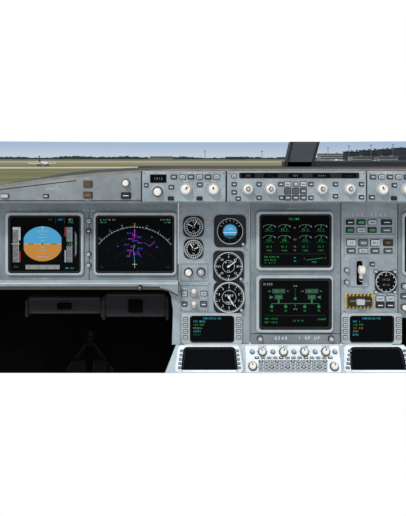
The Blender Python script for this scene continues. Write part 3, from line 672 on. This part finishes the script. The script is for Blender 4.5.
def box_wall(fr,x0,y0,x1,y1,d,label):
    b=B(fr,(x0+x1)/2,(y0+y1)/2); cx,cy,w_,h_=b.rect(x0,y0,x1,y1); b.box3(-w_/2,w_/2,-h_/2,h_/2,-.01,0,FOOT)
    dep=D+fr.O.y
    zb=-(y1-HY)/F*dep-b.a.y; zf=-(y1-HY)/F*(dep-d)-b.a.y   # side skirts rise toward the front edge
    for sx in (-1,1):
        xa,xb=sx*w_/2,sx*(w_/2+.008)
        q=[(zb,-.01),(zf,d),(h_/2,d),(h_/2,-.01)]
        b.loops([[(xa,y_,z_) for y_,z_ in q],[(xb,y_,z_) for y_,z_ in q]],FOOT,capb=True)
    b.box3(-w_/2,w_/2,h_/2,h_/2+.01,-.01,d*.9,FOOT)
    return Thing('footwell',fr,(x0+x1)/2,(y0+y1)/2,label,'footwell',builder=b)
box_wall(FW,-60,268,182,373,.25,'footwell cavity beneath the instrument panel, its shade painted in as black')
box_wall(FW,396,300,470,373,.25,'footwell beside the pedestal, its shade painted in as black')
T=Thing('rudder_pedals',Frame((0,0.2,ZC)),90,350,'dark worn metal rudder pedals on a central column','pedals')
b=T.b(); b.plate(87.5,330,93.5,347,-.03,0,PED,1.5,.6); b.disc(90.5,334,1.2,.0005,PEDL,n=14); b.line(88,338,93,338,.5,.0005,PEDL); T.part('column',b)
for sg in (-1,1):
    b=T.b(); q=[(90+sg*2,344),(90+sg*4,342),(90+sg*24,370),(90+sg*20,372.5)]
    b.loops([[(*b.p(*c),-.02) for c in q],[(*b.p(*c),.002) for c in q]],PED,capb=True); b.line(90+sg*4,342.6,90+sg*23.5,370,.5,.0024,PEDL); T.part('pedal_arm',b)
    b=T.b(); c0=90+sg*10.5
    b.plate(c0-7,359,c0+7,371.5,.004,.014,PED,2,.8)
    for j in range(4): b.line(c0-5,361+j*2.8,c0+5,361+j*2.8,.4,.0146,FOOT)
    T.part('pedal',b)
b=B(MAIN,174,318); q=[(180,284),(168,290),(171,296),(173,310),(172,344.5),(180,344.5)]
b.loops([[(*b.p(*c),-.02) for c in q],[(*b.p(*c),.0) for c in q]],PANEL2,capb=True)
Thing('panel_edge_cover',MAIN,174,318,'curved pale grey cover beside the footwell','cover',w=.0008,builder=b)
# ================= PEDESTAL
b=B(PF,260,359); 
q=[(176,344.6),(404,344.6),(414,372.9),(165,372.9)]
b.loops([[(*b.p(*c),-.05) for c in [(176,344.6),(404,344.6),(404,366),(174,366)]],[(*b.p(*c),-.001) for c in q],[(*b.p(*c),0) for c in [(177,345),(403,345),(413,372.6),(166,372.6)]]],PEDB,capb=True)
Thing('pedestal',PF,260,359,'sloping grey centre pedestal between the footwells','pedestal',builder=b)
def mcdu(x0,x1,sx0,sx1,label):
    T=Thing('control_display_unit',PF,(x0+x1)/2,359,label,'display unit',w=.0005,group='pedestal keyboard display units')
    fl=.045
    b=T.b(); b.bezel(x0,345.4,x1,372.9,sx0-1,349,sx1+1,371.9,0,.010,PEDP,4,3,BEZD,1.8,fl)
    b.bezel(sx0-1,349,sx1+1,371.9,sx0,349.8,sx1,371.4,0,.006,BEZD,3,2,BEZD,.3,fl); T.part('bezel',b)
    b=T.b(); cx,cy,w_,h_=b.rect(sx0,349.8,sx1,371.4)
    L=[[(cx+(x-cx)*(1+fl*(cy-y)/(h_/2)),y,z) for x,y,z in b.rr(cx,cy,w_,h_,2*b.k,zz)] for zz in (.001,.005)]
    b.loops(L,BLK); T.part('screen',b)
    for j in range(5):
        for sg,xx in ((-1,(x0+sx0)/2+.6),(1,(x1+sx1)/2-.6)): button(T,xx+sg*(j-1.8)*.55,352+j*4.2,2.8,1.7,BTNL,.010,.003,'bar',INK,'key')
    return T
mcdu(176.5,242,184.5,234.5,'pale-rimmed pedestal keyboard unit with black screen')
mcdu(343.5,409,351.5,401.5,'pale-rimmed pedestal keyboard unit with black screen')
T=Thing('switching_control_unit',PF,292.5,359,'pale grey switching panel with white knobs and rows of push buttons','control unit',w=.0005)
b=T.b(); b.plate(245.5,345.8,340,372.7,0,.006,PEDP,1.5,.5); T.part('faceplate',b)
for i,xx in enumerate((262,283,304,325)): knob(T,xx,352.8,4.5,KNW,BTN,.012,.006,(.4,-.5,.2,-.2)[i],line=INK)
for xx in (272.5,293.5,314.5,252,334.4): knob(T,xx,352.6,2.4,KN,BTN,.009,.006)
for i in range(13): button(T,256.6+i*6.1,358.4,3.6,1.4,BTNP if i%4 else BTN,.006,.003,'bar',INK if i%4 else WHT)
knob(T,252.5,367,4.6,KNW,BTN,.014,.006,.3,line=INK); knob(T,333.6,367.4,4.6,KNW,BTN,.014,.006,-.3,line=INK)
for j,yy in enumerate((361.8,364.8,367.8,370.8)):
    for i in range(13): button(T,260.8+i*5.3,yy,3.8,1.6,BTNP if (i*2+j)%6 else BTN,.006,.003,'bar',INK if (i*2+j)%6 else WHT)
b=T.b(); 
for t,xx in (('ATT HDG',262),('AIR DATA',283),('EIS DMC',304),('ECAM/ND',325)): b.text(t,xx,347.2,1.4,.0066,INK,adv=.8)
for xx in (262,283,304,325): b.ticks(xx,352.8,4.9,5.7,10,170,5,.35,.0066,INK)
T.part('lettering',b,recalc=False)
